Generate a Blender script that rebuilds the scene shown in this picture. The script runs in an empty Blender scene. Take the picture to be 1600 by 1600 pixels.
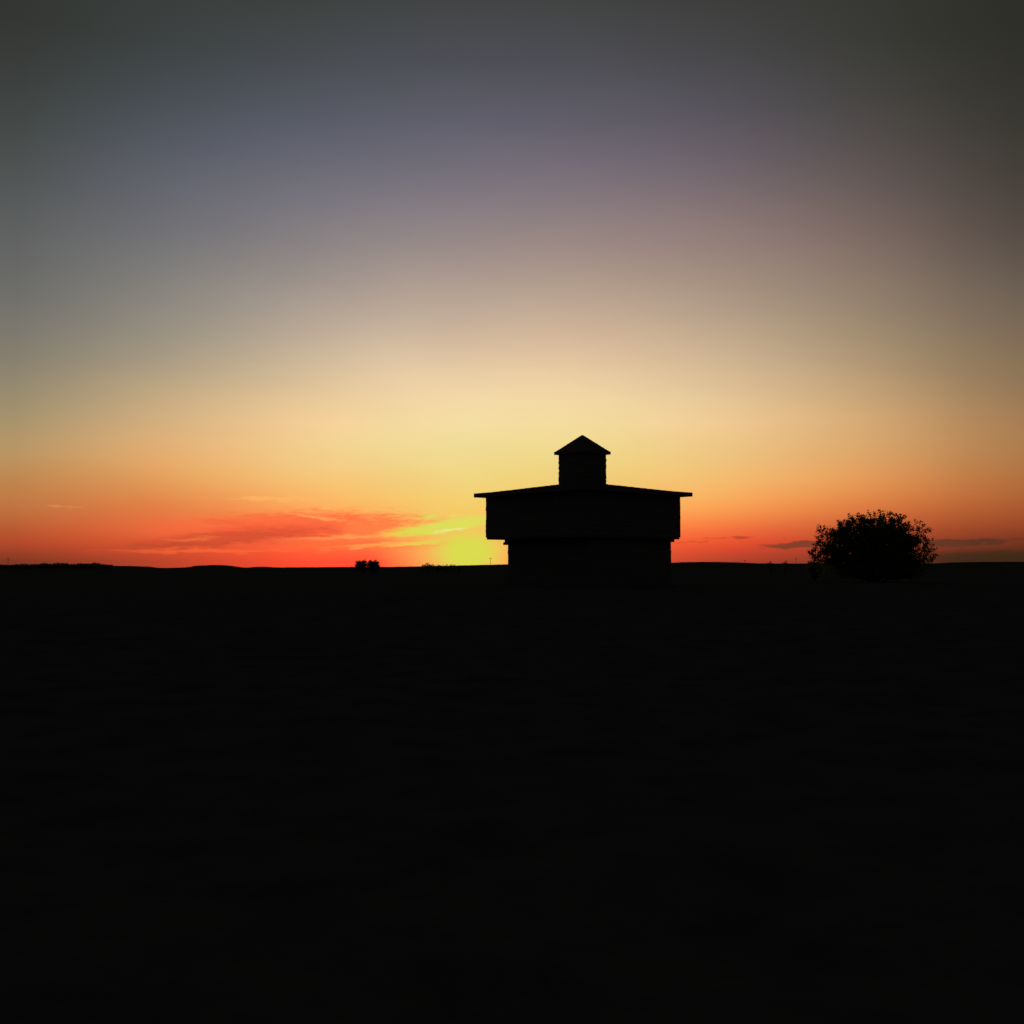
import bpy, bmesh, math, random
import numpy as np
from mathutils import Vector, Matrix, noise as mnoise

random.seed(7)
scene = bpy.context.scene
col = scene.collection
R = math.radians

# ------------------------------------------------------------------ camera
EYE = 1.6
F_PX = 1715.0                      # focal length in pixels of the 1600 px photograph
PITCH = math.atan(88.0 / F_PX)     # level horizon at y = 888
cam_d = bpy.data.cameras.new("camera")
cam_d.sensor_width = 36.0
cam_d.sensor_fit = 'HORIZONTAL'
cam_d.lens = 36.0 * F_PX / 1600.0
cam_d.clip_start = 0.05
cam_d.clip_end = 40000.0
cam = bpy.data.objects.new("camera", cam_d)
col.objects.link(cam)
cam.location = (0, 0, EYE)
cam.rotation_euler = (math.pi / 2 + PITCH, 0, 0)
scene.camera = cam


def az_el(x, y):
    """Compass direction (degrees right of +Y, degrees up) seen at photo pixel x, y."""
    X = (x - 800.0) / F_PX
    Y = -(y - 800.0) / F_PX
    dy = math.cos(PITCH) - Y * math.sin(PITCH)
    dz = math.sin(PITCH) + Y * math.cos(PITCH)
    return math.degrees(math.atan2(X, dy)), math.degrees(math.atan2(dz, math.hypot(X, dy)))


def place(x, dist):
    """Ground position dist metres along +Y in the compass direction of column x."""
    a = R(az_el(x, 880)[0])
    return dist * math.tan(a), dist


def lin(c):
    out = []
    for v in c[:3]:
        v = max(0.0, min(1.0, v / 255.0))
        out.append(v / 12.92 if v <= 0.04045 else ((v + 0.055) / 1.055) ** 2.4)
    return out


# ------------------------------------------------------------------ node helpers
def N(nt, typ, **kw):
    n = nt.nodes.new(typ)
    for k, v in kw.items():
        setattr(n, k, v)
    return n


def setin(nt, sock, v):
    if hasattr(v, 'is_output') or isinstance(v, bpy.types.NodeSocket):
        nt.links.new(v, sock)
    else:
        sock.default_value = v


def M(nt, op, a, b=None, c=None, clamp=False):
    n = nt.nodes.new('ShaderNodeMath')
    n.operation = op
    n.use_clamp = clamp
    for i, v in enumerate((a, b, c)):
        if v is not None:
            setin(nt, n.inputs[i], v)
    return n.outputs[0]


def maprange(nt, v, a, b, lo=0.0, hi=1.0, mode='LINEAR'):
    n = nt.nodes.new('ShaderNodeMapRange')
    n.interpolation_type = mode
    n.clamp = True
    setin(nt, n.inputs['Value'], v)
    n.inputs['From Min'].default_value = a
    n.inputs['From Max'].default_value = b
    n.inputs['To Min'].default_value = lo
    n.inputs['To Max'].default_value = hi
    return n.outputs['Result']


def mixc(nt, f, a, b):
    n = nt.nodes.new('ShaderNodeMix')
    n.data_type = 'RGBA'
    n.blend_type = 'MIX'
    setin(nt, n.inputs['Factor'], f)
    for s, v in ((n.inputs[6], a), (n.inputs[7], b)):
        if isinstance(v, (list, tuple)):
            s.default_value = (*v[:3], 1.0)
        else:
            nt.links.new(v, s)
    return n.outputs[2]


# ------------------------------------------------------------------ the dusk sky
# colours of the afterglow measured by direction: columns of compass direction, rows of height
SKY_ROWS = [16, 76, 156, 226, 296, 366, 430, 495, 556, 606, 656, 706, 756, 796, 831, 850, 880]
SKY = {
    30: [(47,50,46),(53,56,53),(60,64,62),(70,75,74),(82,86,86),(93,95,95),(103,104,102),(117,115,108),(131,124,109),(146,135,110),(164,144,107),(182,147,98),(188,127,75),(186,110,62),(178,82,48),(172,68,42),(112,50,36)],
    260: [(54,58,54),(60,65,66),(70,76,82),(84,88,98),(99,101,110),(112,112,116),(127,125,122),(145,139,128),(164,152,131),(189,166,130),(210,175,128),(226,172,113),(225,153,87),(225,122,68),(230,100,58),(215,80,48),(180,62,42)],
    490: [(60,63,59),(68,72,75),(80,84,94),(95,97,110),(113,111,121),(132,126,129),(152,142,137),(176,161,147),(200,180,153),(221,195,153),(240,204,151),(239,205,140),(241,190,113),(248,165,90),(252,128,68),(255,100,60),(250,70,50)],
    630: [(61,64,61),(71,74,78),(84,86,97),(100,100,113),(120,115,124),(141,131,133),(164,149,141),(190,171,153),(216,192,162),(233,206,163),(239,214,159),(236,213,144),(237,200,119),(240,188,100),(243,155,82),(250,125,70),(252,84,58)],
    720: [(62,64,61),(72,74,79),(86,87,98),(103,101,114),(123,116,125),(145,131,133),(166,150,141),(192,170,152),(218,192,160),(235,209,165),(239,218,162),(234,216,146),(234,208,124),(235,200,104),(232,194,98),(232,190,95),(240,185,92)],
    800: [(62,64,61),(72,74,79),(86,86,98),(104,100,113),(125,116,124),(147,132,132),(169,151,140),(195,172,151),(221,194,160),(237,211,165),(239,218,160),(235,215,142),(235,206,119),(240,195,98),(240,180,92),(242,170,86),(250,140,75)],
    910: [(61,63,59),(72,73,77),(86,85,96),(104,99,110),(125,114,122),(148,131,129),(171,150,138),(195,170,148),(221,192,157),(236,209,163),(240,217,158),(236,214,138),(236,203,116),(243,185,95),(243,140,70),(243,120,62),(236,90,55)],
    1120: [(58,59,55),(67,67,69),(81,78,86),(98,91,100),(120,106,111),(142,122,119),(161,140,127),(181,159,137),(204,178,145),(222,193,151),(238,202,149),(236,196,130),(243,185,108),(248,157,83),(240,104,60),(228,75,48),(168,60,45)],
    1360: [(51,52,46),(57,57,53),(68,66,63),(83,76,75),(101,89,86),(120,102,96),(135,117,104),(152,132,110),(169,145,114),(190,158,118),(209,166,115),(217,162,104),(225,146,82),(213,115,62),(185,80,48),(163,62,42),(105,50,36)],
    1570: [(43,43,36),(46,46,39),(52,50,44),(60,57,50),(72,65,59),(86,75,68),(100,88,78),(117,101,85),(133,111,85),(146,118,86),(165,124,83),(173,122,75),(176,106,59),(164,84,45),(135,58,36),(105,45,30),(60,38,26)],
}


def catmull(xs, ys, x):
    if x <= xs[0]:
        return ys[0]
    if x >= xs[-1]:
        return ys[-1]
    i = max(k for k in range(len(xs)) if xs[k] <= x)
    i = min(i, len(xs) - 2)
    h = xs[i + 1] - xs[i]
    t = (x - xs[i]) / h

    def tan(k):
        if k == 0:
            return (ys[1] - ys[0]) / (xs[1] - xs[0])
        if k == len(xs) - 1:
            return (ys[-1] - ys[-2]) / (xs[-1] - xs[-2])
        return (ys[k + 1] - ys[k - 1]) / (xs[k + 1] - xs[k - 1])
    m0, m1 = tan(i) * h, tan(i + 1) * h
    return ((2*t**3 - 3*t**2 + 1) * ys[i] + (t**3 - 2*t**2 + t) * m0
            + (-2*t**3 + 3*t**2) * ys[i + 1] + (t**3 - t**2) * m1)


def sky_rgb(x, y):
    xs = sorted(SKY)
    y = max(0, min(880, y))
    cols = [[catmull(SKY_ROWS, [c[k] for c in SKY[xx]], y) for k in range(3)] for xx in xs]
    return [catmull(xs, [c[k] for c in cols], max(30 - 30, min(1600, x))) for k in range(3)]


AFTERGLOW_BACK = np.array([0.021, 0.0212, 0.023])    # dark side of the dusk sky


def sky_dir(az, el):
    """Linear colour of the sky towards az, el (degrees)."""
    e = max(0.0, el)
    a = R(max(-29.0, min(29.0, az)))
    ee = R(min(e, 27.0))
    d = Vector((math.sin(a) * math.cos(ee), math.cos(a) * math.cos(ee), math.sin(ee)))
    fwd = d.y * math.cos(PITCH) + d.z * math.sin(PITCH)
    up = -d.y * math.sin(PITCH) + d.z * math.cos(PITCH)
    x = 800 + F_PX * d.x / fwd
    y = 800 - F_PX * up / fwd
    c = np.array(lin(sky_rgb(x, y)))
    fade = min(1.0, max(0.0, (abs(az) - 29.0) / 45.0))
    zen = min(1.0, max(0.0, (e - 26.0) / 35.0)) ** 0.8
    f = 1 - (1 - fade) * (1 - zen)
    return c * (1 - f) + AFTERGLOW_BACK * f


world = bpy.data.worlds.new("World")
scene.world = world
world.use_nodes = True
nt = world.node_tree
nt.nodes.clear()
out = N(nt, 'ShaderNodeOutputWorld')
bg = N(nt, 'ShaderNodeBackground')
nt.links.new(bg.outputs[0], out.inputs[0])
tc = N(nt, 'ShaderNodeTexCoord')
sep = N(nt, 'ShaderNodeSeparateXYZ')
nt.links.new(tc.outputs['Generated'], sep.inputs[0])
X, Y, Z = sep.outputs
AZ = M(nt, 'MULTIPLY', M(nt, 'ARCTAN2', X, Y), 180 / math.pi)
EL = M(nt, 'MULTIPLY', M(nt, 'ARCSINE', Z), 180 / math.pi)

# afterglow: ramps of height at a fan of compass directions, blended round the horizon
EL_STOPS = [0, .35, .7, 1.0, 1.4, 1.9, 2.4, 3.0, 3.7, 4.5, 5.4, 6.4, 7.5, 8.7, 10, 11.5, 13, 14.7, 16.5, 18.5, 20.5, 22.5, 25, 28, 32, 37, 43, 52, 61, 90]
EL_TOP = 90.0
elf = M(nt, 'POWER', M(nt, 'DIVIDE', M(nt, 'MAXIMUM', EL, 0.0), EL_TOP), 0.5)
AZS = [-80, -50, -38, -32, -29, -27, -24.5, -21.5, -18, -14.5, -11.5, -9, -7, -5.2, -3.6, -2.2, -0.8, 0.8, 3, 5.5, 8.5, 11.5, 14.5, 17.5, 20.5, 22.7, 25, 27, 29, 33, 42, 55, 80]
cur = None
for i, az in enumerate(AZS):
    rp = N(nt, 'ShaderNodeValToRGB')
    cr = rp.color_ramp
    cr.interpolation = 'LINEAR'
    while len(cr.elements) < len(EL_STOPS):
        cr.elements.new(0.5)
    for k, e in enumerate(EL_STOPS):
        cr.elements[k].position = (e / EL_TOP) ** 0.5
        cr.elements[k].color = (*sky_dir(az, e), 1.0)
    nt.links.new(elf, rp.inputs[0])
    if cur is None:
        cur = rp.outputs[0]
    else:
        cur = mixc(nt, maprange(nt, AZ, AZS[i - 1], az), cur, rp.outputs[0])

# thin uneven haze: broad faint streaks, lighter and darker by a few per cent
hv = N(nt, 'ShaderNodeCombineXYZ')
nt.links.new(M(nt, 'MULTIPLY', AZ, 0.055), hv.inputs[0])
nt.links.new(M(nt, 'MULTIPLY_ADD', AZ, 0.05, M(nt, 'MULTIPLY', EL, 0.30)), hv.inputs[1])
hn = N(nt, 'ShaderNodeTexNoise')
hn.noise_dimensions = '2D'
hn.inputs['Scale'].default_value = 1.0
hn.inputs['Detail'].default_value = 7.0
hn.inputs['Roughness'].default_value = 0.6
nt.links.new(hv.outputs[0], hn.inputs['Vector'])
hz = N(nt, 'ShaderNodeMix', data_type='RGBA', blend_type='MULTIPLY')
hz.inputs['Factor'].default_value = 1.0
nt.links.new(cur, hz.inputs[6])
hc = N(nt, 'ShaderNodeCombineXYZ')
hval = M(nt, 'MULTIPLY_ADD', M(nt, 'SUBTRACT', hn.outputs[0], 0.5), 0.09, 1.0)
for k in range(3):
    nt.links.new(hval, hc.inputs[k])
nt.links.new(hc.outputs[0], hz.inputs[7])
cur = hz.outputs[2]

# clouds: thin bars of cloud and lit streaks low over the horizon
vec = N(nt, 'ShaderNodeCombineXYZ')
nt.links.new(M(nt, 'MULTIPLY', AZ, 0.55), vec.inputs[0])
nt.links.new(M(nt, 'MULTIPLY', EL, 3.2), vec.inputs[1])
nz = N(nt, 'ShaderNodeTexNoise')
nz.noise_dimensions = '2D'
nz.inputs['Scale'].default_value = 1.0
nz.inputs['Detail'].default_value = 6.0
nz.inputs['Roughness'].default_value = 0.62
nt.links.new(vec.outputs[0], nz.inputs['Vector'])
nz2 = N(nt, 'ShaderNodeTexNoise')
nz2.noise_dimensions = '2D'
nz2.inputs['Scale'].default_value = 2.1
nz2.inputs['Detail'].default_value = 5.0
nz2.inputs['Roughness'].default_value = 0.65
nt.links.new(vec.outputs[0], nz2.inputs['Vector'])
n1 = M(nt, 'SUBTRACT', nz.outputs[0], 0.5)
n2 = M(nt, 'SUBTRACT', nz2.outputs[0], 0.5)
AZW = M(nt, 'MULTIPLY_ADD', n2, 2.2, AZ)
ELW = M(nt, 'MULTIPLY_ADD', n1, 0.55, EL)

# node group: one bar of cloud
g = bpy.data.node_groups.new('cloud_bar', 'ShaderNodeTree')
for nm in ('az', 'el', 'n', 'cx', 'cy', 'rx', 'ry', 'slope', 'soft', 'rough', 'op'):
    g.interface.new_socket(nm, in_out='INPUT', socket_type='NodeSocketFloat')
g.interface.new_socket('color in', in_out='INPUT', socket_type='NodeSocketColor')
g.interface.new_socket('color', in_out='INPUT', socket_type='NodeSocketColor')
g.interface.new_socket('result', in_out='OUTPUT', socket_type='NodeSocketColor')
gi = N(g, 'NodeGroupInput')
go = N(g, 'NodeGroupOutput')
I = gi.outputs
dx = M(g, 'SUBTRACT', I['az'], I['cx'])
dy = M(g, 'SUBTRACT', M(g, 'SUBTRACT', I['el'], I['cy']), M(g, 'MULTIPLY', dx, I['slope']))
qx = M(g, 'DIVIDE', dx, I['rx'])
qy = M(g, 'DIVIDE', dy, I['ry'])
d = M(g, 'SQRT', M(g, 'ADD', M(g, 'MULTIPLY', qx, qx), M(g, 'MULTIPLY', qy, qy)))
d = M(g, 'MULTIPLY_ADD', I['n'], I['rough'], d)
m = M(g, 'DIVIDE', M(g, 'SUBTRACT', M(g, 'ADD', 1.0, I['soft']), d), M(g, 'MULTIPLY', I['soft'], 2.0), clamp=True)
m = M(g, 'MULTIPLY', M(g, 'MULTIPLY', m, m), M(g, 'SUBTRACT', 3.0, M(g, 'MULTIPLY', m, 2.0)))
mm = N(g, 'ShaderNodeMix', data_type='RGBA')
g.links.new(M(g, 'MULTIPLY', m, I['op']), mm.inputs['Factor'])
g.links.new(I['color in'], mm.inputs[6])
g.links.new(I['color'], mm.inputs[7])
g.links.new(mm.outputs[2], go.inputs[0])

PX_DEG = 180 / math.pi / F_PX
# x, y, half length, half height, rise per unit run, softness, roughness, opacity, colour, warped
CLOUDS = [
    # glow round the sun
    (728, 862, 84, 40, 0, .9, 0.2, .8, (234,190,94), 0),
    # red bank left of the sun
    (465, 822, 165, 20, .03, .6, 1.2, .9, (247,96,62), 1),
    (420, 834, 105, 9, .08, .6, 1.3, .6, (224,76,54), 1),
    (395, 839, 105, 15, .06, .6, 1.1, .75, (230,82,56), 1),
    (320, 845, 130, 10, .10, .45, 1.2, .85, (205,74,49), 1),
    (258, 853, 80, 4, .05, .6, 1.2, .65, (180,70,45), 1),
    (585, 824, 50, 10, .0, .45, 1.5, .8, (252,122,70), 1),
    (560, 852, 120, 7, .03, .6, 1.4, .55, (255,104,60), 1),
    (350, 816, 32, 2, -.05, .6, 1., .5, (225,96,58), 1),
    (395, 806, 40, 1.8, -.04, .6, 1., .5, (235,112,64), 1),
    # lit streaks
    (560, 838, 80, 3, .06, .9, 1.2, .6, (255,172,88), 1),
    (620, 848, 75, 2.6, .09, .9, 1.1, .6, (250,190,92), 1),
    (340, 861, 120, 2.2, .0, .8, 1.2, .6, (255,104,56), 1),
    (300, 842, 30, 1.8, .05, .8, 1.2, .5, (245,125,66), 1),
    (420, 780, 50, 2., .0, .8, 1.2, .5, (255,188,98), 1),
    (508, 795, 12, 1.6, .0, .7, .8, .7, (248,206,116), 1),
    (500, 809, 40, 1.6, -.1, .8, 1., .6, (252,180,92), 1),
    (100, 793, 20, 1.2, .0, .8, .8, .5, (225,150,84), 1),
    # lime lit cloud and the glow over the sun
    (664, 828, 54, 9, .12, .5, 1.5, .85, (206,221,84), 1),
    (728, 816, 52, 7.5, .10, .5, 1.2, .85, (208,221,90), 1),
    (672, 807, 14, 4, .0, .5, 1., .8, (206,220,96), 1),
    (712, 806, 14, 2, .0, .6, 1., .6, (212,220,100), 1),
    (655, 849, 50, 2.8, .10, .6, 1., .75, (208,217,86), 1),
    (706, 828, 24, 2.2, .12, .7, .8, .8, (224,236,156), 1),
    (731, 863, 43, 28, 0, .6, .35, .95, (204,218,78), 0),
    # grey bars on the right
    (1252, 851, 58, 4.4, .02, .3, 1.1, .9, (112,56,42), 1),
    (1508, 847, 52, 5, .03, .3, 1.4, .88, (78,46,36), 1),
    (1465, 849, 40, 3.6, .0, .5, 1.2, .6, (100,52,40), 1),
    (1585, 843, 26, 1.3, .0, .6, 1., .5, (92,48,34), 1),
    (1590, 872, 130, 11, .0, .5, .7, .85, (50,37,25), 0),
    (1075, 847, 24, 1.1, .05, .6, .9, .6, (188,62,42), 1),
    (1117, 841, 11, 1.0, .05, .6, .9, .6, (176,60,42), 1),
    (1152, 840, 10, 1.5, .0, .6, .9, .75, (160,58,42), 1),
]
for (x, y, rx, ry, sl, so, ro, op, c, warp) in CLOUDS:
    a, e = az_el(x, y)
    gn = N(nt, 'ShaderNodeGroup')
    gn.node_tree = g
    setin(nt, gn.inputs['az'], AZW if warp else AZ)
    setin(nt, gn.inputs['el'], ELW if warp else EL)
    setin(nt, gn.inputs['n'], n2)
    for nm, v in (('cx', a), ('cy', e), ('rx', rx * PX_DEG), ('ry', ry * PX_DEG), ('slope', sl), ('soft', so), ('rough', ro), ('op', op)):
        gn.inputs[nm].default_value = v
    nt.links.new(cur, gn.inputs['color in'])
    gn.inputs['color'].default_value = (*lin(c), 1)
    cur = gn.outputs[0]

SUN_AZ, SUN_EL = az_el(733, 864)
skyt = N(nt, 'ShaderNodeTexSky')
skyt.sky_type = 'NISHITA'
skyt.sun_disc = False
skyt.sun_elevation = R(SUN_EL)
skyt.sun_rotation = R(SUN_AZ)
sc_ = N(nt, 'ShaderNodeMix', data_type='RGBA', blend_type='ADD')
sc_.inputs['Factor'].default_value = 0.004
nt.links.new(cur, sc_.inputs[6])
nt.links.new(skyt.outputs[0], sc_.inputs[7])
nt.links.new(sc_.outputs[2], bg.inputs['Color'])
bg.inputs['Strength'].default_value = 1.0

# ------------------------------------------------------------------ the setting sun
sd = bpy.data.lights.new("sun", 'SUN')
sd.energy = 0.35
sd.angle = R(0.5)
sd.color = (1.0, 0.55, 0.28)
sun = bpy.data.objects.new("sun", sd)
col.objects.link(sun)
v = Vector((math.sin(R(SUN_AZ)) * math.cos(R(SUN_EL)), math.cos(R(SUN_AZ)) * math.cos(R(SUN_EL)), math.sin(R(SUN_EL))))
sun.rotation_euler = v.to_track_quat('Z', 'Y').to_euler()
sun.location = v * 50 + Vector((0, 0, 20))


# ------------------------------------------------------------------ materials
def mat(name, c0, c1, scale=4.0, stretch=(1, 1, 1), bump=0.3, dist=0.02, rough=0.95, spec=0.1, detail=6):
    m_ = bpy.data.materials.new(name)
    m_.use_nodes = True
    t = m_.node_tree
    b = t.nodes['Principled BSDF']
    b.inputs['Roughness'].default_value = rough
    b.inputs['Specular IOR Level'].default_value = spec
    co = N(t, 'ShaderNodeTexCoord')
    mp = N(t, 'ShaderNodeMapping')
    mp.inputs['Scale'].default_value = stretch
    t.links.new(co.outputs['Object'], mp.inputs[0])
    no = N(t, 'ShaderNodeTexNoise')
    no.inputs['Scale'].default_value = scale
    no.inputs['Detail'].default_value = detail
    no.inputs['Roughness'].default_value = 0.65
    t.links.new(mp.outputs[0], no.inputs['Vector'])
    rp = N(t, 'ShaderNodeValToRGB')
    rp.color_ramp.elements[0].position = 0.3
    rp.color_ramp.elements[1].position = 0.7
    rp.color_ramp.elements[0].color = (*c0, 1)
    rp.color_ramp.elements[1].color = (*c1, 1)
    t.links.new(no.outputs[0], rp.inputs[0])
    t.links.new(rp.outputs[0], b.inputs['Base Color'])
    bp = N(t, 'ShaderNodeBump')
    bp.inputs['Strength'].default_value = bump
    bp.inputs['Distance'].default_value = dist
    t.links.new(no.outputs[0], bp.inputs['Height'])
    t.links.new(bp.outputs[0], b.inputs['Normal'])
    return m_


MAT_GRASS = mat('grass_field', (0.040, 0.045, 0.043), (0.072, 0.078, 0.072), 1.3, bump=0.6, dist=0.05, spec=0.0, detail=9)
MAT_HILL = mat('far_pasture', (0.045, 0.055, 0.025), (0.07, 0.075, 0.035), 0.01, bump=0.2, spec=0.0)
MAT_LOG = mat('weathered_log', (0.095, 0.085, 0.075), (0.165, 0.148, 0.135), 3.0, (1, 1, 9), 0.5, 0.02, spec=0.05)
MAT_SHINGLE = mat('wood_shingle', (0.06, 0.055, 0.05), (0.12, 0.105, 0.09), 5.0, (1, 1, 3), 0.5, 0.02, spec=0.05)
MAT_TRIM = mat('rough_board', (0.09, 0.07, 0.055), (0.15, 0.12, 0.095), 6.0, (1, 1, 1), 0.4, 0.01, spec=0.05)
MAT_LEAF = mat('leaf_green', (0.065, 0.085, 0.042), (0.11, 0.13, 0.07), 1.2, bump=0.0, spec=0.0, rough=0.9)
_t = MAT_LEAF.node_tree
_tr = N(_t, 'ShaderNodeBsdfTranslucent')
_tr.inputs['Color'].default_value = (0.10, 0.13, 0.05, 1)
_mx = N(_t, 'ShaderNodeMixShader')
_mx.inputs[0].default_value = 0.35
_t.links.new(_t.nodes['Principled BSDF'].outputs[0], _mx.inputs[1])
_t.links.new(_tr.outputs[0], _mx.inputs[2])
_t.links.new(_mx.outputs[0], _t.nodes['Material Output'].inputs['Surface'])
MAT_BARK = mat('bark', (0.06, 0.05, 0.04), (0.13, 0.11, 0.09), 9.0, (1, 1, .3), 0.6, 0.02, spec=0.05)
MAT_POLE = mat('creosote_pole', (0.05, 0.04, 0.03), (0.09, 0.075, 0.06), 5.0, spec=0.05)


# ------------------------------------------------------------------ mesh helpers
def link(name, bm, material, parent=None, smooth=False):
    me = bpy.data.meshes.new(name)
    bm.normal_update()
    bm.to_mesh(me)
    bm.free()
    me.materials.append(material)
    if smooth:
        for p in me.polygons:
            p.use_smooth = True
    o = bpy.data.objects.new(name, me)
    col.objects.link(o)
    if parent is not None:
        o.parent = parent
    return o


def link_py(name, verts, faces, material, parent=None, smooth=False):
    me = bpy.data.meshes.new(name)
    me.from_pydata(verts, [], faces)
    me.materials.append(material)
    if smooth:
        me.polygons.foreach_set('use_smooth', [True] * len(me.polygons))
    me.update()
    o = bpy.data.objects.new(name, me)
    col.objects.link(o)
    if parent is not None:
        o.parent = parent
    return o


def tag(o, label=None, cat=None, group=None, kind=None):
    if label:
        o['label'] = label
    if cat:
        o['category'] = cat
    if group:
        o['group'] = group
    if kind:
        o['kind'] = kind
    return o


def empty(name, loc, rz=0):
    o = bpy.data.objects.new(name, None)
    o.empty_display_size = 0.3
    o.location = loc
    o.rotation_euler = (0, 0, rz)
    col.objects.link(o)
    return o


def add_box(bm, x0, x1, y0, y1, z0, z1):
    vs = [bm.verts.new(p) for p in ((x0, y0, z0), (x1, y0, z0), (x1, y1, z0), (x0, y1, z0),
                                    (x0, y0, z1), (x1, y0, z1), (x1, y1, z1), (x0, y1, z1))]
    for f in ((3, 2, 1, 0), (4, 5, 6, 7), (0, 1, 5, 4), (1, 2, 6, 5), (2, 3, 7, 6), (3, 0, 4, 7)):
        bm.faces.new([vs[i] for i in f])


def add_log(bm, p0, p1, w, h, rnd, n=8, wob=0.012):
    """A hewn log from p0 to p1: a rounded bar whose section wanders a little along its length."""
    p0, p1 = Vector(p0), Vector(p1)
    ax = (p1 - p0).normalized()
    side = Vector((-ax.y, ax.x, 0)).normalized()
    up = Vector((0, 0, 1))
    sect = [(-.5, -.41), (-.43, -.5), (.43, -.5), (.5, -.41), (.5, .41), (.43, .5), (-.43, .5), (-.5, .41)]
    rings = []
    for i in range(n + 1):
        c = p0.lerp(p1, i / n)
        ou, os_ = rnd.uniform(-wob, wob) * .4, rnd.uniform(-wob, wob)
        ring = [bm.verts.new(c + side * (a * w + os_ + rnd.uniform(-wob, wob) * .4) + up * (b * h + ou)) for a, b in sect]
        rings.append(ring)
    for a, b in zip(rings, rings[1:]):
        for k in range(8):
            bm.faces.new((a[k], a[(k + 1) % 8], b[(k + 1) % 8], b[k]))
    bm.faces.new(rings[0][::-1])
    bm.faces.new(rings[-1])


def add_tube(verts, faces, pts, r0, r1, n=6):
    base = len(verts)
    m_ = len(pts)
    for i, p in enumerate(pts):
        a = pts[max(0, i - 1)]
        b = pts[min(m_ - 1, i + 1)]
        t = (Vector(b) - Vector(a)).normalized()
        s = t.cross(Vector((0.31, 0.17, 0.93)))
        if s.length < 1e-4:
            s = t.cross(Vector((1, 0, 0)))
        s.normalize()
        u = t.cross(s)
        r = r0 + (r1 - r0) * i / (m_ - 1)
        for k in range(n):
            an = 2 * math.pi * k / n
            verts.append(tuple(Vector(p) + s * math.cos(an) * r + u * math.sin(an) * r))
    for i in range(m_ - 1):
        for k in range(n):
            k2 = (k + 1) % n
            faces.append((base + i * n + k, base + i * n + k2, base + (i + 1) * n + k2, base + (i + 1) * n + k))
    faces.append(tuple(base + k for k in range(n))[::-1])
    faces.append(tuple(base + (m_ - 1) * n + k for k in range(n)))


# ------------------------------------------------------------------ ground and hills
def smooth(a, b, x):
    t = max(0.0, min(1.0, (x - a) / (b - a)))
    return t * t * (3 - 2 * t)


KNOLL = EYE - 0.945          # level of the ground the blockhouse stands on


def ground_z(x, y):
    r = math.hypot(x, y)
    z = KNOLL * smooth(6, 48, r) * (1 - smooth(110, 380, r))
    z += 0.05 * mnoise.noise((x * 0.13, y * 0.13, 0.3)) * smooth(1, 8, r) * (1 - smooth(150, 900, r))
    z += 0.10 * mnoise.noise((x * 0.03, y * 0.03, 4.3)) * smooth(70, 120, r) * (1 - smooth(500, 1500, r))
    return z


verts, faces = [(0, 0, 0)], []
rad = [0.6]
while rad[-1] < 16000:
    rad.append(rad[-1] * 1.075 + 0.12)
NA = 240
for r in rad:
    for k in range(NA):
        a = 2 * math.pi * k / NA
        x, y = r * math.sin(a), r * math.cos(a)
        verts.append((x, y, ground_z(x, y)))
for k in range(NA):
    faces.append((0, 1 + (k + 1) % NA, 1 + k))
for i in range(len(rad) - 1):
    for k in range(NA):
        k2 = (k + 1) % NA
        faces.append((1 + i * NA + k, 1 + i * NA + k2, 1 + (i + 1) * NA + k2, 1 + (i + 1) * NA + k))
ground = link_py('ground', verts, faces, MAT_GRASS, smooth=True)
tag(ground, kind='structure')

# skyline of the distant rises: photo column, height in pixels over the level horizon
SKYLINE = [(-900, 5), (-400, 4.5), (0, 4), (170, 3.8), (205, 3.4), (232, 2.6), (246, 1.0), (262, 0.8), (290, 1.6), (308, 4.0), (325, 4.8), (342, 5.1),
           (358, 4.2), (372, 2.4), (384, 1.2), (394, 1.9), (408, 2.6), (420, 2.2), (428, 1.5), (470, 1.6), (540, 2.1), (600, 2.2),
           (650, 3.0), (720, 4.6), (790, 6.2), (900, 7.4), (1000, 8.0), (1047, 8.6), (1068, 9.6), (1110, 9.9), (1150, 9.2), (1172, 8.3),
           (1192, 7.6), (1260, 7.4), (1400, 7.3), (1458, 7.3), (1482, 8.4), (1510, 9.0), (1600, 9.3), (2000, 9.5), (2600, 8)]


def hill_profile(x):
    xs = [p[0] for p in SKYLINE]
    ys = [p[1] for p in SKYLINE]
    return catmull(xs, ys, x)


verts, faces = [], []
cs = [(-.42, -.004), (-.30, .12), (-.2, .42), (-.12, .74), (-.05, .95), (0, 1.0), (.06, .96), (.16, .7), (.3, .3), (.45, -.004)]
NH = 900
for i in range(NH + 1):
    x = -850 + 3400 * i / NH
    a = math.atan((x - 800) / F_PX * math.cos(PITCH))
    Rr = 2400 + 500 * math.sin(a * 5 + 1.0)
    h = EYE + Rr / math.cos(a) * (hill_profile(x) + 0.25 * mnoise.noise((x * .11, 2.2, 0)) + 0.12 * mnoise.noise((x * .6, 5.2, 0))) / F_PX
    for (dr, hh) in cs:
        rr = Rr * (1 + dr * .6)
        verts.append((rr * math.tan(a), rr, h * hh if hh > 0 else -3.0))
nc = len(cs)
for i in range(NH):
    for k in range(nc - 1):
        faces.append((i * nc + k, (i + 1) * nc + k, (i + 1) * nc + k + 1, i * nc + k + 1))
hills = link_py('hills', verts, faces, MAT_HILL, smooth=True)
tag(hills, kind='structure')

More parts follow.
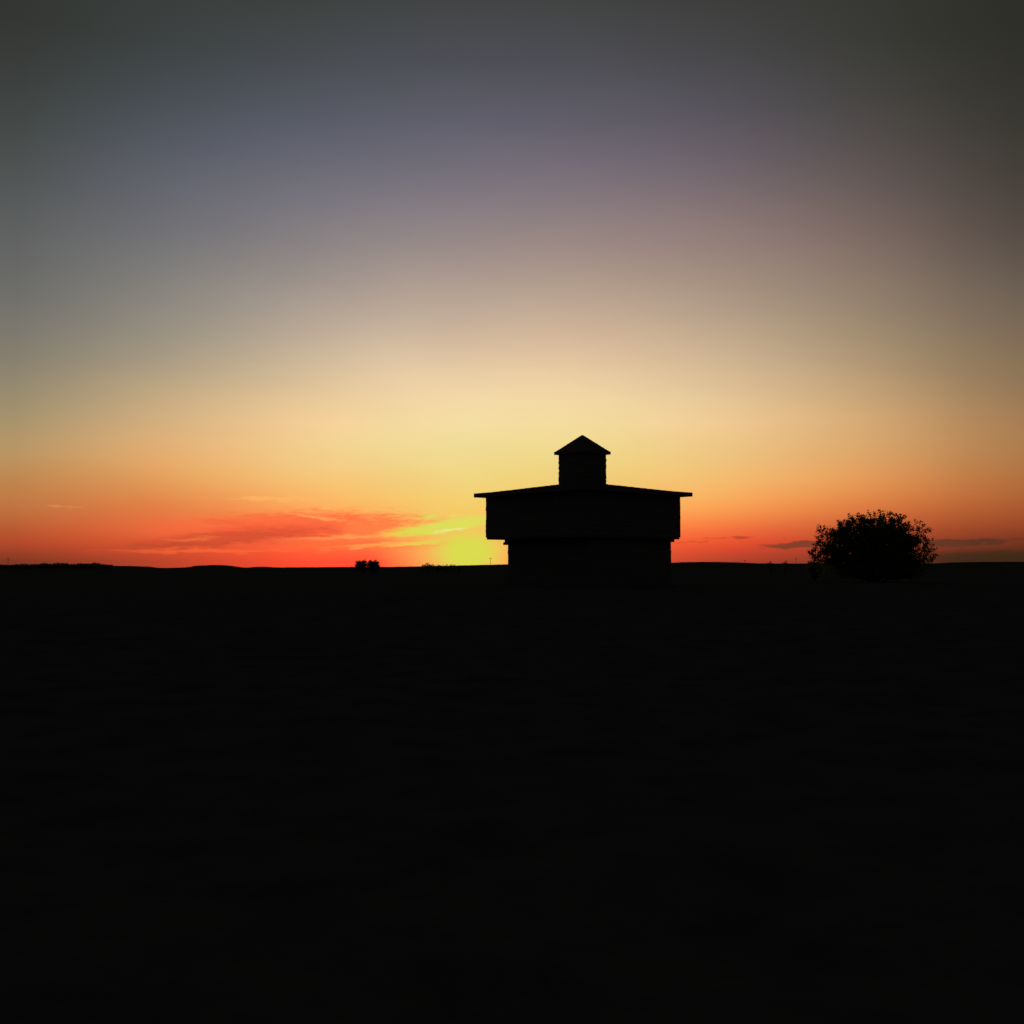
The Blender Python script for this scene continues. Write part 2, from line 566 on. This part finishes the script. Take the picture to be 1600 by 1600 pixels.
# ------------------------------------------------------------------ the blockhouse
BD = 60.0
bx, by = place(910.5, BD)
gz = ground_z(bx, by)
rz = -R(az_el(910.5, 880)[0]) + math.pi / 4      # seen corner-on
house = empty('log_blockhouse', (bx, by, KNOLL), rz)
tag(house, 'dark log blockhouse with overhanging upper storey, low hipped roof and small lookout cupola on top', 'blockhouse')
E0 = EYE - KNOLL            # eye height above the blockhouse floor


def course_wall(name, cx, cy, half, z0, z1, course, w, seed, jut, wob, lining=0.0):
    """Four walls of stacked hewn logs, alternate courses running past the corner."""
    rnd = random.Random(seed)
    bm = bmesh.new()
    n = round((z1 - z0) / course)
    h = (z1 - z0) / n
    for k in range(n):
        z = z0 + (k + .5) * h
        for s in (-1, 1):
            c = half - w / 2
            e1 = half + (jut * rnd.uniform(.2, 1) if k % 2 else -w)
            e2 = half + (jut * rnd.uniform(.2, 1) if k % 2 else -w)
            f1 = half + (-w if k % 2 else jut * rnd.uniform(.2, 1))
            f2 = half + (-w if k % 2 else jut * rnd.uniform(.2, 1))
            o = rnd.uniform(-wob, wob) * .5
            add_log(bm, (cx - e1, cy + s * c + o, z), (cx + e2, cy + s * c + o, z), w, h * 1.01, rnd, 10, wob)
            o = rnd.uniform(-wob, wob) * .5
            add_log(bm, (cx + s * c + o, cy - f1, z), (cx + s * c + o, cy + f2, z), w, h * 1.01, rnd, 10, wob)
    # inner lining closes the chinks between the logs
    i0 = half - w * .72
    i1 = i0 - .05
    for s in (-1, 1):
        add_box(bm, cx - i0, cx + i0, cy + min(s * i0, s * i1), cy + max(s * i0, s * i1), z0 + .01, z1 - .01 + lining)
        add_box(bm, cx + min(s * i0, s * i1), cx + max(s * i0, s * i1), cy - i1 + .002, cy + i1 - .002, z0 + .01, z1 - .01 + lining)
    return link(name, bm, MAT_LOG, house)


SB = F_PX / BD              # pixels per metre at the blockhouse
Q = math.sqrt(0.5)
HU, HL = 151.5 / SB * Q, 127.0 / SB * Q
LX, LY = .35 * Q, -.35 * Q  # the lower storey stands a little off centre under the upper one
ZU0 = E0 + 45.0 / SB        # underside of the upper storey
ZU1 = E0 + 111.5 / SB       # soffit
course_wall('lower_wall', LX, LY, HL, -0.15, ZU0 - .304, .27, .24, 11, .02, .012, .298)
course_wall('upper_wall', 0, 0, HU, ZU0 + .10, ZU1, .25, .22, 23, .035, .016)
bm = bmesh.new()
add_box(bm, -HU + .03, HU - .03, -HU + .03, HU - .03, ZU0, ZU0 + .098)
link('upper_floor', bm, MAT_TRIM, house)

# wall plates crossing at the corners, some ends running on under the overhang
rnd = random.Random(5)
hp = HL - .12
for (p0, p1) in (((-HL - .34, hp, ZU0 - .228), (HL + .01, hp, ZU0 - .228)), ((-HL - .01, -hp, ZU0 - .228), (HL + .01, -hp, ZU0 - .228)),
                 ((-hp, -HL - .05, ZU0 - .078), (-hp, HL + .27, ZU0 - .078)), ((hp, -HL - .24, ZU0 - .078), (hp, HL + .03, ZU0 - .078))):
    bm = bmesh.new()
    add_log(bm, (p0[0] + LX, p0[1] + LY, p0[2]), (p1[0] + LX, p1[1] + LY, p1[2]), .24, .148, rnd, 12, .012)
    link('wall_plate', bm, MAT_TRIM, house)

# hipped main roof
ER = 171.0 / SB * Q - .03
ZE1 = E0 + 118.0 / SB
ZE0 = E0 + 111.5 / SB
CH = 37.0 / SB * Q
ZC0 = E0 + 131.5 / SB
CX = 0.0
CE = 44.5 / SB * Q - .03


def hip_roof(name, cx, e, z_under, z_edge, top_half, z_top, rows, seed, parent):
    """Courses of shingles stepping up from a thick eave to a square top of half-width top_half."""
    rnd = random.Random(seed)
    bm = bmesh.new()
    loops = [(e - .06, z_under), (e, z_under + .012)]
    for r in range(rows):
        t0, t1 = r / rows, (r + 1) / rows
        za = z_edge + (z_top - z_edge) * t0
        ha = e + (top_half - e) * t0
        loops.append((ha, za + .012))
        hb = e + (top_half - e) * t1
        zb = z_edge + (z_top - z_edge) * t1
        loops.append((hb, zb))
    rings = []
    for hw, z in loops:
        ring = []
        for (sx, sy), (tx, ty) in (((-1, -1), (1, -1)), ((1, -1), (1, 1)), ((1, 1), (-1, 1)), ((-1, 1), (-1, -1))):
            for q in range(12):
                f = q / 12
                ring.append(bm.verts.new((cx + hw * (sx + (tx - sx) * f), hw * (sy + (ty - sy) * f), z + rnd.uniform(-.006, .006))))
        rings.append(ring)
    for a, b in zip(rings, rings[1:]):
        for k in range(48):
            bm.faces.new((a[k], a[(k + 1) % 48], b[(k + 1) % 48], b[k]))
    bm.faces.new(rings[0][::-1])
    bm.faces.new(rings[-1])
    return link(name, bm, MAT_SHINGLE, parent)


roof = hip_roof('roof', 0, ER, ZU1 + .003, ZE1 - .05, .25, ZC0 + .10, 16, 3, house)
# eave boards
bm = bmesh.new()
for s in (-1, 1):
    add_box(bm, -ER - .028, ER + .028, min(s * (ER + .003), s * (ER + .028)), max(s * (ER + .003), s * (ER + .028)), ZE0, ZE1 - .01)
    add_box(bm, min(s * (ER + .003), s * (ER + .028)), max(s * (ER + .003), s * (ER + .028)), -ER - .001, ER + .001, ZE0, ZE1 - .01)
link('fascia', bm, MAT_TRIM, roof)

# cupola
ZT0 = E0 + 178.0 / SB     # underside of the cupola eave
ZT1 = E0 + 182.5 / SB
ZAP = E0 + 208.8 / SB
cup = course_wall('cupola_wall', CX, 0, CH, ZC0 - .28, ZT0 + .03, .14, .12, 41, .03, .022)
cup.name = 'cupola'
cr_ = hip_roof('cupola_roof', CX, CE, ZT0 + .035, ZT1 - .01, .03, ZAP, 9, 8, cup)
bm = bmesh.new()
for s in (-1, 1):
    a, b = sorted((s * (CE + .003), s * (CE + .027)))
    add_box(bm, CX - CE - .027, CX + CE + .027, a, b, ZT0, ZT1 + .005)
    add_box(bm, CX + a, CX + b, -CE - .002, CE + .002, ZT0, ZT1 + .005)
link('cupola_fascia', bm, MAT_TRIM, cup)


# ------------------------------------------------------------------ foliage
def add_leaf(V, Fc, p, d, up, L, W, rnd):
    d = d.normalized()
    s = d.cross(up)
    if s.length < 1e-3:
        s = d.cross(Vector((1, 0, 0)))
    s.normalize()
    nrm = s.cross(d)
    b = len(V)
    mid = p + d * L * .45
    V.append(tuple(p))
    V.append(tuple(mid + s * W * .5 + nrm * W * .18))
    V.append(tuple(p + d * L - nrm * L * rnd.uniform(0, .25)))
    V.append(tuple(mid - s * W * .5 + nrm * W * .18))
    Fc.append((b, b + 1, b + 2))
    Fc.append((b, b + 2, b + 3))


def rvec(rnd):
    while True:
        v = Vector((rnd.uniform(-1, 1), rnd.uniform(-1, 1), rnd.uniform(-1, 1)))
        if .05 < v.length < 1:
            return v.normalized()


def leafy_tree(name, loc, lobes, stems, tips, leaves, L, seed, sprig, label, cat, group=None, zmin=.25, core=None):
    """lobes: (x, y, z, rx, ry, rz) ellipsoids, tree-local, that the crown fills with separate leaf clumps."""
    rnd = random.Random(seed)
    root = empty(name, loc)
    tag(root, label, cat, group)
    tv, tf = [], []
    V, Fc = [], []
    limb_pts = []
    for k in range(stems):
        lb = lobes[k % len(lobes)]
        an = rnd.uniform(0, 2 * math.pi)
        end = Vector((lb[0] + lb[3] * .55 * math.cos(an), lb[1] + lb[4] * .55 * math.sin(an), lb[2] + lb[5] * rnd.uniform(.1, .6)))
        st = Vector((rnd.uniform(-1, 1), rnd.uniform(-1, 1), 0)) * (.06 * end.length)
        st.z = -.15
        mid = st.lerp(end, .45) + Vector((0, 0, end.z * .12))
        pts = []
        for i in range(7):
            t = i / 6
            pts.append(st * (1 - t) ** 2 + mid * 2 * t * (1 - t) + end * t * t)
        add_tube(tv, tf, pts, .022 * end.length + .02, .012 + .003 * end.length, 7)
        limb_pts += pts[2:]
    jobs = [(lobes, False)] * tips
    if core:
        jobs += [(core[0], True)] * core[1]
    for lset, inner in jobs:
        lb = rnd.choices(lset, [q[3] * q[5] for q in lset])[0]
        v = rvec(rnd)
        rr = rnd.random() ** .4 if inner else (rnd.uniform(.72, 1.04) if core else rnd.uniform(.35, 1.0) ** .55)
        if v.z < -.3 and rnd.random() < .4:
            v.z = -v.z
        p = Vector((lb[0] + v.x * lb[3] * rr, lb[1] + v.y * lb[4] * rr, lb[2] + v.z * lb[5] * rr))
        if p.z < zmin:
            p.z = zmin + rnd.uniform(0, .5)
        base = min(limb_pts, key=lambda q: (q - p).length)
        outv = (p - base)
        if outv.length < .05:
            outv = v * .1
        grow = outv.normalized() + v * .7 + Vector((0, 0, .45))
        grow.normalize()
        tip = p
        if not inner and rr > .8 and rnd.random() < sprig[0]:
            tip = p + grow * rnd.uniform(*sprig[1])
        mid = base.lerp(tip, .5) + rvec(rnd) * .08 * outv.length
        pts = [base, base.lerp(mid, .6) + Vector((0, 0, .02)), mid, mid.lerp(tip, .55) + rvec(rnd) * .02, tip]
        add_tube(tv, tf, pts, .014, .005, 3)
        nl = int((core[2] if inner else leaves) * rnd.uniform(.6, 1.4))
        cl = rnd.uniform(.7, 1.3)
        for q in range(nl):
            f = rnd.random() ** .5
            c = mid.lerp(tip, f)
            spread = L * cl * (2.2 if inner else (1.15 - .4 * f if core else 1.6 - .7 * f))
            pos = c + rvec(rnd) * spread * rnd.random() ** .5
            d_ = (rvec(rnd) + grow * .5 + Vector((0, 0, -.1)))
            l = L * rnd.uniform(.65, 1.25)
            add_leaf(V, Fc, pos, d_, rvec(rnd), l, l * rnd.uniform(.5, .68), rnd)
    link_py('trunk', tv, tf, MAT_BARK, root)
    link_py('crown', V, Fc, MAT_LEAF, root)
    return root


# big round tree right of the blockhouse
TD = 75.0
tx, ty = place(1367, TD)
tz = ground_z(tx, ty)
S = F_PX / TD                 # pixels per metre there


def lobe(px, py, rx, rz_, depth=1.0, y=0.0):
    return ((px - 1367) / S, y, EYE - tz + (888 - py) / S, rx / S, rx / S * depth, rz_ / S)


lobes = [
    lobe(1366, 862, 70, 55, 1.1), lobe(1378, 842, 46, 39, 1.0), lobe(1337, 838, 36, 31, 1.0), lobe(1306, 847, 33, 30, 1.0, .4),
    lobe(1289, 863, 24, 22, 1.0, -.3), lobe(1424, 850, 31, 33, 1.0, .2), lobe(1440, 866, 21, 27, 1.0), lobe(1366, 885, 88, 26, .9),
    lobe(1350, 822, 24, 16, 1.0), lobe(1400, 822, 22, 16, 1.0), lobe(1288, 876, 18, 14), lobe(1448, 880, 14, 12),
]
core = [lobe(1370, 872, 58, 52, 1.0), lobe(1376, 846, 38, 34, 1.0), lobe(1338, 856, 34, 34, 1.0), lobe(1314, 843, 22, 17, 1.0, .4),
        lobe(1416, 858, 22, 26, 1.0), lobe(1298, 867, 17, 16, 1.0), lobe(1366, 886, 74, 20, .8), lobe(1368, 905, 76, 16, .8)]
leafy_tree('round_tree', (tx, ty, tz), lobes, 13, 900, 17, .15, 77, (.8, (.08, .40)),
           'broad round leafy tree with ragged edges standing right of the blockhouse', 'tree', core=(core, 1050, 36))


def bush(px, dist, width_px, top_y, seed, label, name='bush', cat='bush', group=None, tips=60, leaves=16, tall=1.0):
    x, y = place(px, dist)
    z = ground_z(x, y)
    s = F_PX / dist
    top = EYE - z + (888 - top_y) / s
    w = width_px / s / 2
    lb = [(0, 0, top * .46, w * .9, w * .85, top * .48), (-w * .42, .1, top * .40, w * .6, w * .5, top * .42), (w * .44, -.1, top * .38, w * .6, w * .5, top * .42)]
    if tall > 1:
        lb = [(q[0], q[1], q[2], q[3], q[4], q[5] * .93) for q in lb] + [(-w * .42, 0, top * .68, w * .42, w * .45, top * .24), (w * .36, 0, top * .70, w * .46, w * .45, top * .22)]
    return leafy_tree(name, (x, y, z), lb, 5, tips, leaves, max(.16, w * .16), seed, (.6, (.02 * top, .12 * top)), label, cat, group, zmin=.1)


bush(565, 250, 19, 874.5, 101, 'left one of two close small bushy trees left of the sunset glow', 'small_tree', 'tree', 'pair of small trees on the skyline', 200, 30, 1.2)
bush(583.5, 252, 20, 874.5, 102, 'right one of two close small bushy trees left of the sunset glow', 'small_tree', 'tree', 'pair of small trees on the skyline', 200, 30, 1.2)
bush(551, 246, 10, 883.5, 103, 'low bush at the left foot of the pair of small trees', group='bushes on the skyline', tips=30)
bush(1205, 420, 11, 876.2, 104, 'left one of two small round bushes on the skyline between blockhouse and round tree', group='bushes on the skyline', tips=110, leaves=20)
bush(1227, 420, 12, 875.8, 105, 'right one of two small round bushes on the skyline between blockhouse and round tree', group='bushes on the skyline', tips=110, leaves=20)
bush(1273, 82, 18, 872.5, 106, 'low leafy bush at the left edge of the round tree', group='bushes on the skyline', tips=60, leaves=14)
bush(1571, 420, 6, 875.8, 107, 'tiny bush on the bare skyline near the right edge of the photo', group='bushes on the skyline', tips=30)
bush(625, 380, 6, 882.2, 108, 'tiny bush between the pair of small trees and the scrub under the sunset glow', group='bushes on the skyline', tips=26)
scrub_lab = 'low scrub bush in the straggling row on the skyline under the sunset glow'
first = 'tallest scrub bush in the row on the skyline under the sunset glow'
for k, (px, w, ty_) in enumerate([(668, 13, 881.8), (661, 8, 883.4), (676, 9, 883.0), (682, 8, 884.0), (687.5, 9, 883.4), (693, 8, 884.2), (699, 9, 883.6), (705, 7, 883.0), (710, 9, 883.4), (718, 8, 884.2)]):
    bush(px, 400 + 7 * (k % 3), w, ty_ - (2.4 if k == 0 else 2.3), 200 + k, first if k == 0 else scrub_lab, 'scrub_bush', 'bush', 'row of scrub under the sunset glow', 120, 18)

# far-off wood along the skyline on the left: reads as one mass
rnd = random.Random(99)
V, Fc = [], []
WD = 1500.0
ws = F_PX / WD
tops = [(-260, 880), (-120, 881), (0, 882), (8, 882.6), (40, 881.2), (62, 881.2), (68, 879.6), (76, 880.8), (96, 879), (104, 880), (114, 881.2), (125, 880.2), (140, 880.6),
        (152, 879.2), (158, 881), (166, 882.2), (176, 882)]
px = -260.0
while px < 176:
    x, y = place(px, WD + rnd.uniform(-25, 25))
    top = EYE + (888 - catmull([t[0] for t in tops], [t[1] for t in tops], px) + rnd.uniform(-.7, .5)) / ws
    w = rnd.uniform(1.6, 3.2)
    add_tube(V, Fc, [(x, y, -.3), (x + .1, y, top * .5), (x, y, top * .8)], .22, .06, 5)
    for q in range(200):
        v = rvec(rnd)
        r_ = rnd.random() ** .4
        p = Vector((x + v.x * w * r_, y + v.y * w * r_, top * .56 + v.z * top * .44 * r_))
        add_leaf(V, Fc, p, rvec(rnd) + Vector((0, 0, .3)), rvec(rnd), rnd.uniform(.8, 1.5), rnd.uniform(.6, 1.0), rnd)
    px += rnd.uniform(1.2, 2.6)
wood = link_py('wood', V, Fc, MAT_LEAF)
tag(wood, 'far dark belt of woodland along the skyline at the left edge', 'wood', kind='stuff')


# ------------------------------------------------------------------ poles on the skyline
def utility_pole(px, dist, top_y, label, arm=True):
    x, y = place(px, dist)
    z = ground_z(x, y)
    h = EYE - z + (888 - top_y) / F_PX * dist
    root = empty('utility_pole', (x, y, z), -R(az_el(px, 880)[0]) + .5)
    tag(root, label, 'utility pole', 'poles on the skyline')
    V, Fc = [], []
    k = dist / 1000
    add_tube(V, Fc, [(0, 0, -.5), (0, 0, h * .5), (0, 0, h)], .17 * k, .12 * k, 8)
    link_py('post', V, Fc, MAT_POLE, root)
    if arm:
        bm = bmesh.new()
        add_box(bm, -1.2 * k, 1.2 * k, -.30 * k, -.19 * k, h - .95 * k, h - .65 * k)
        c = link('crossarm', bm, MAT_POLE, root)
        for sx in (-1.0, -.45, .45, 1.0):
            V, Fc = [], []
            add_tube(V, Fc, [(sx * k, -.245 * k, h - .65 * k), (sx * k, -.245 * k, h - .42 * k)], .07 * k, .05 * k, 6)
            link_py('insulator', V, Fc, MAT_POLE, c)
    return root


utility_pole(12.5, 1150, 871.5, 'thin utility pole rising above the wood at the left edge of the photo')
utility_pole(766.5, 1000, 871.5, 'thin utility pole on the skyline between the sunset glow and the blockhouse')
utility_pole(1244, 900, 872, 'thin utility pole with crossarm on the skyline just left of the round tree')
utility_pole(1164, 1500, 874.5, 'short faint utility pole on the skyline rise right of the blockhouse')

# ------------------------------------------------------------------ render settings
scene.view_settings.view_transform = 'Standard'
scene.view_settings.look = 'None'
scene.view_settings.exposure = 0.0
scene.view_settings.gamma = 1.0
scene.view_settings.use_curve_mapping = False
scene.render.engine = 'CYCLES'
scene.cycles.max_bounces = 6
scene.cycles.use_denoising = False
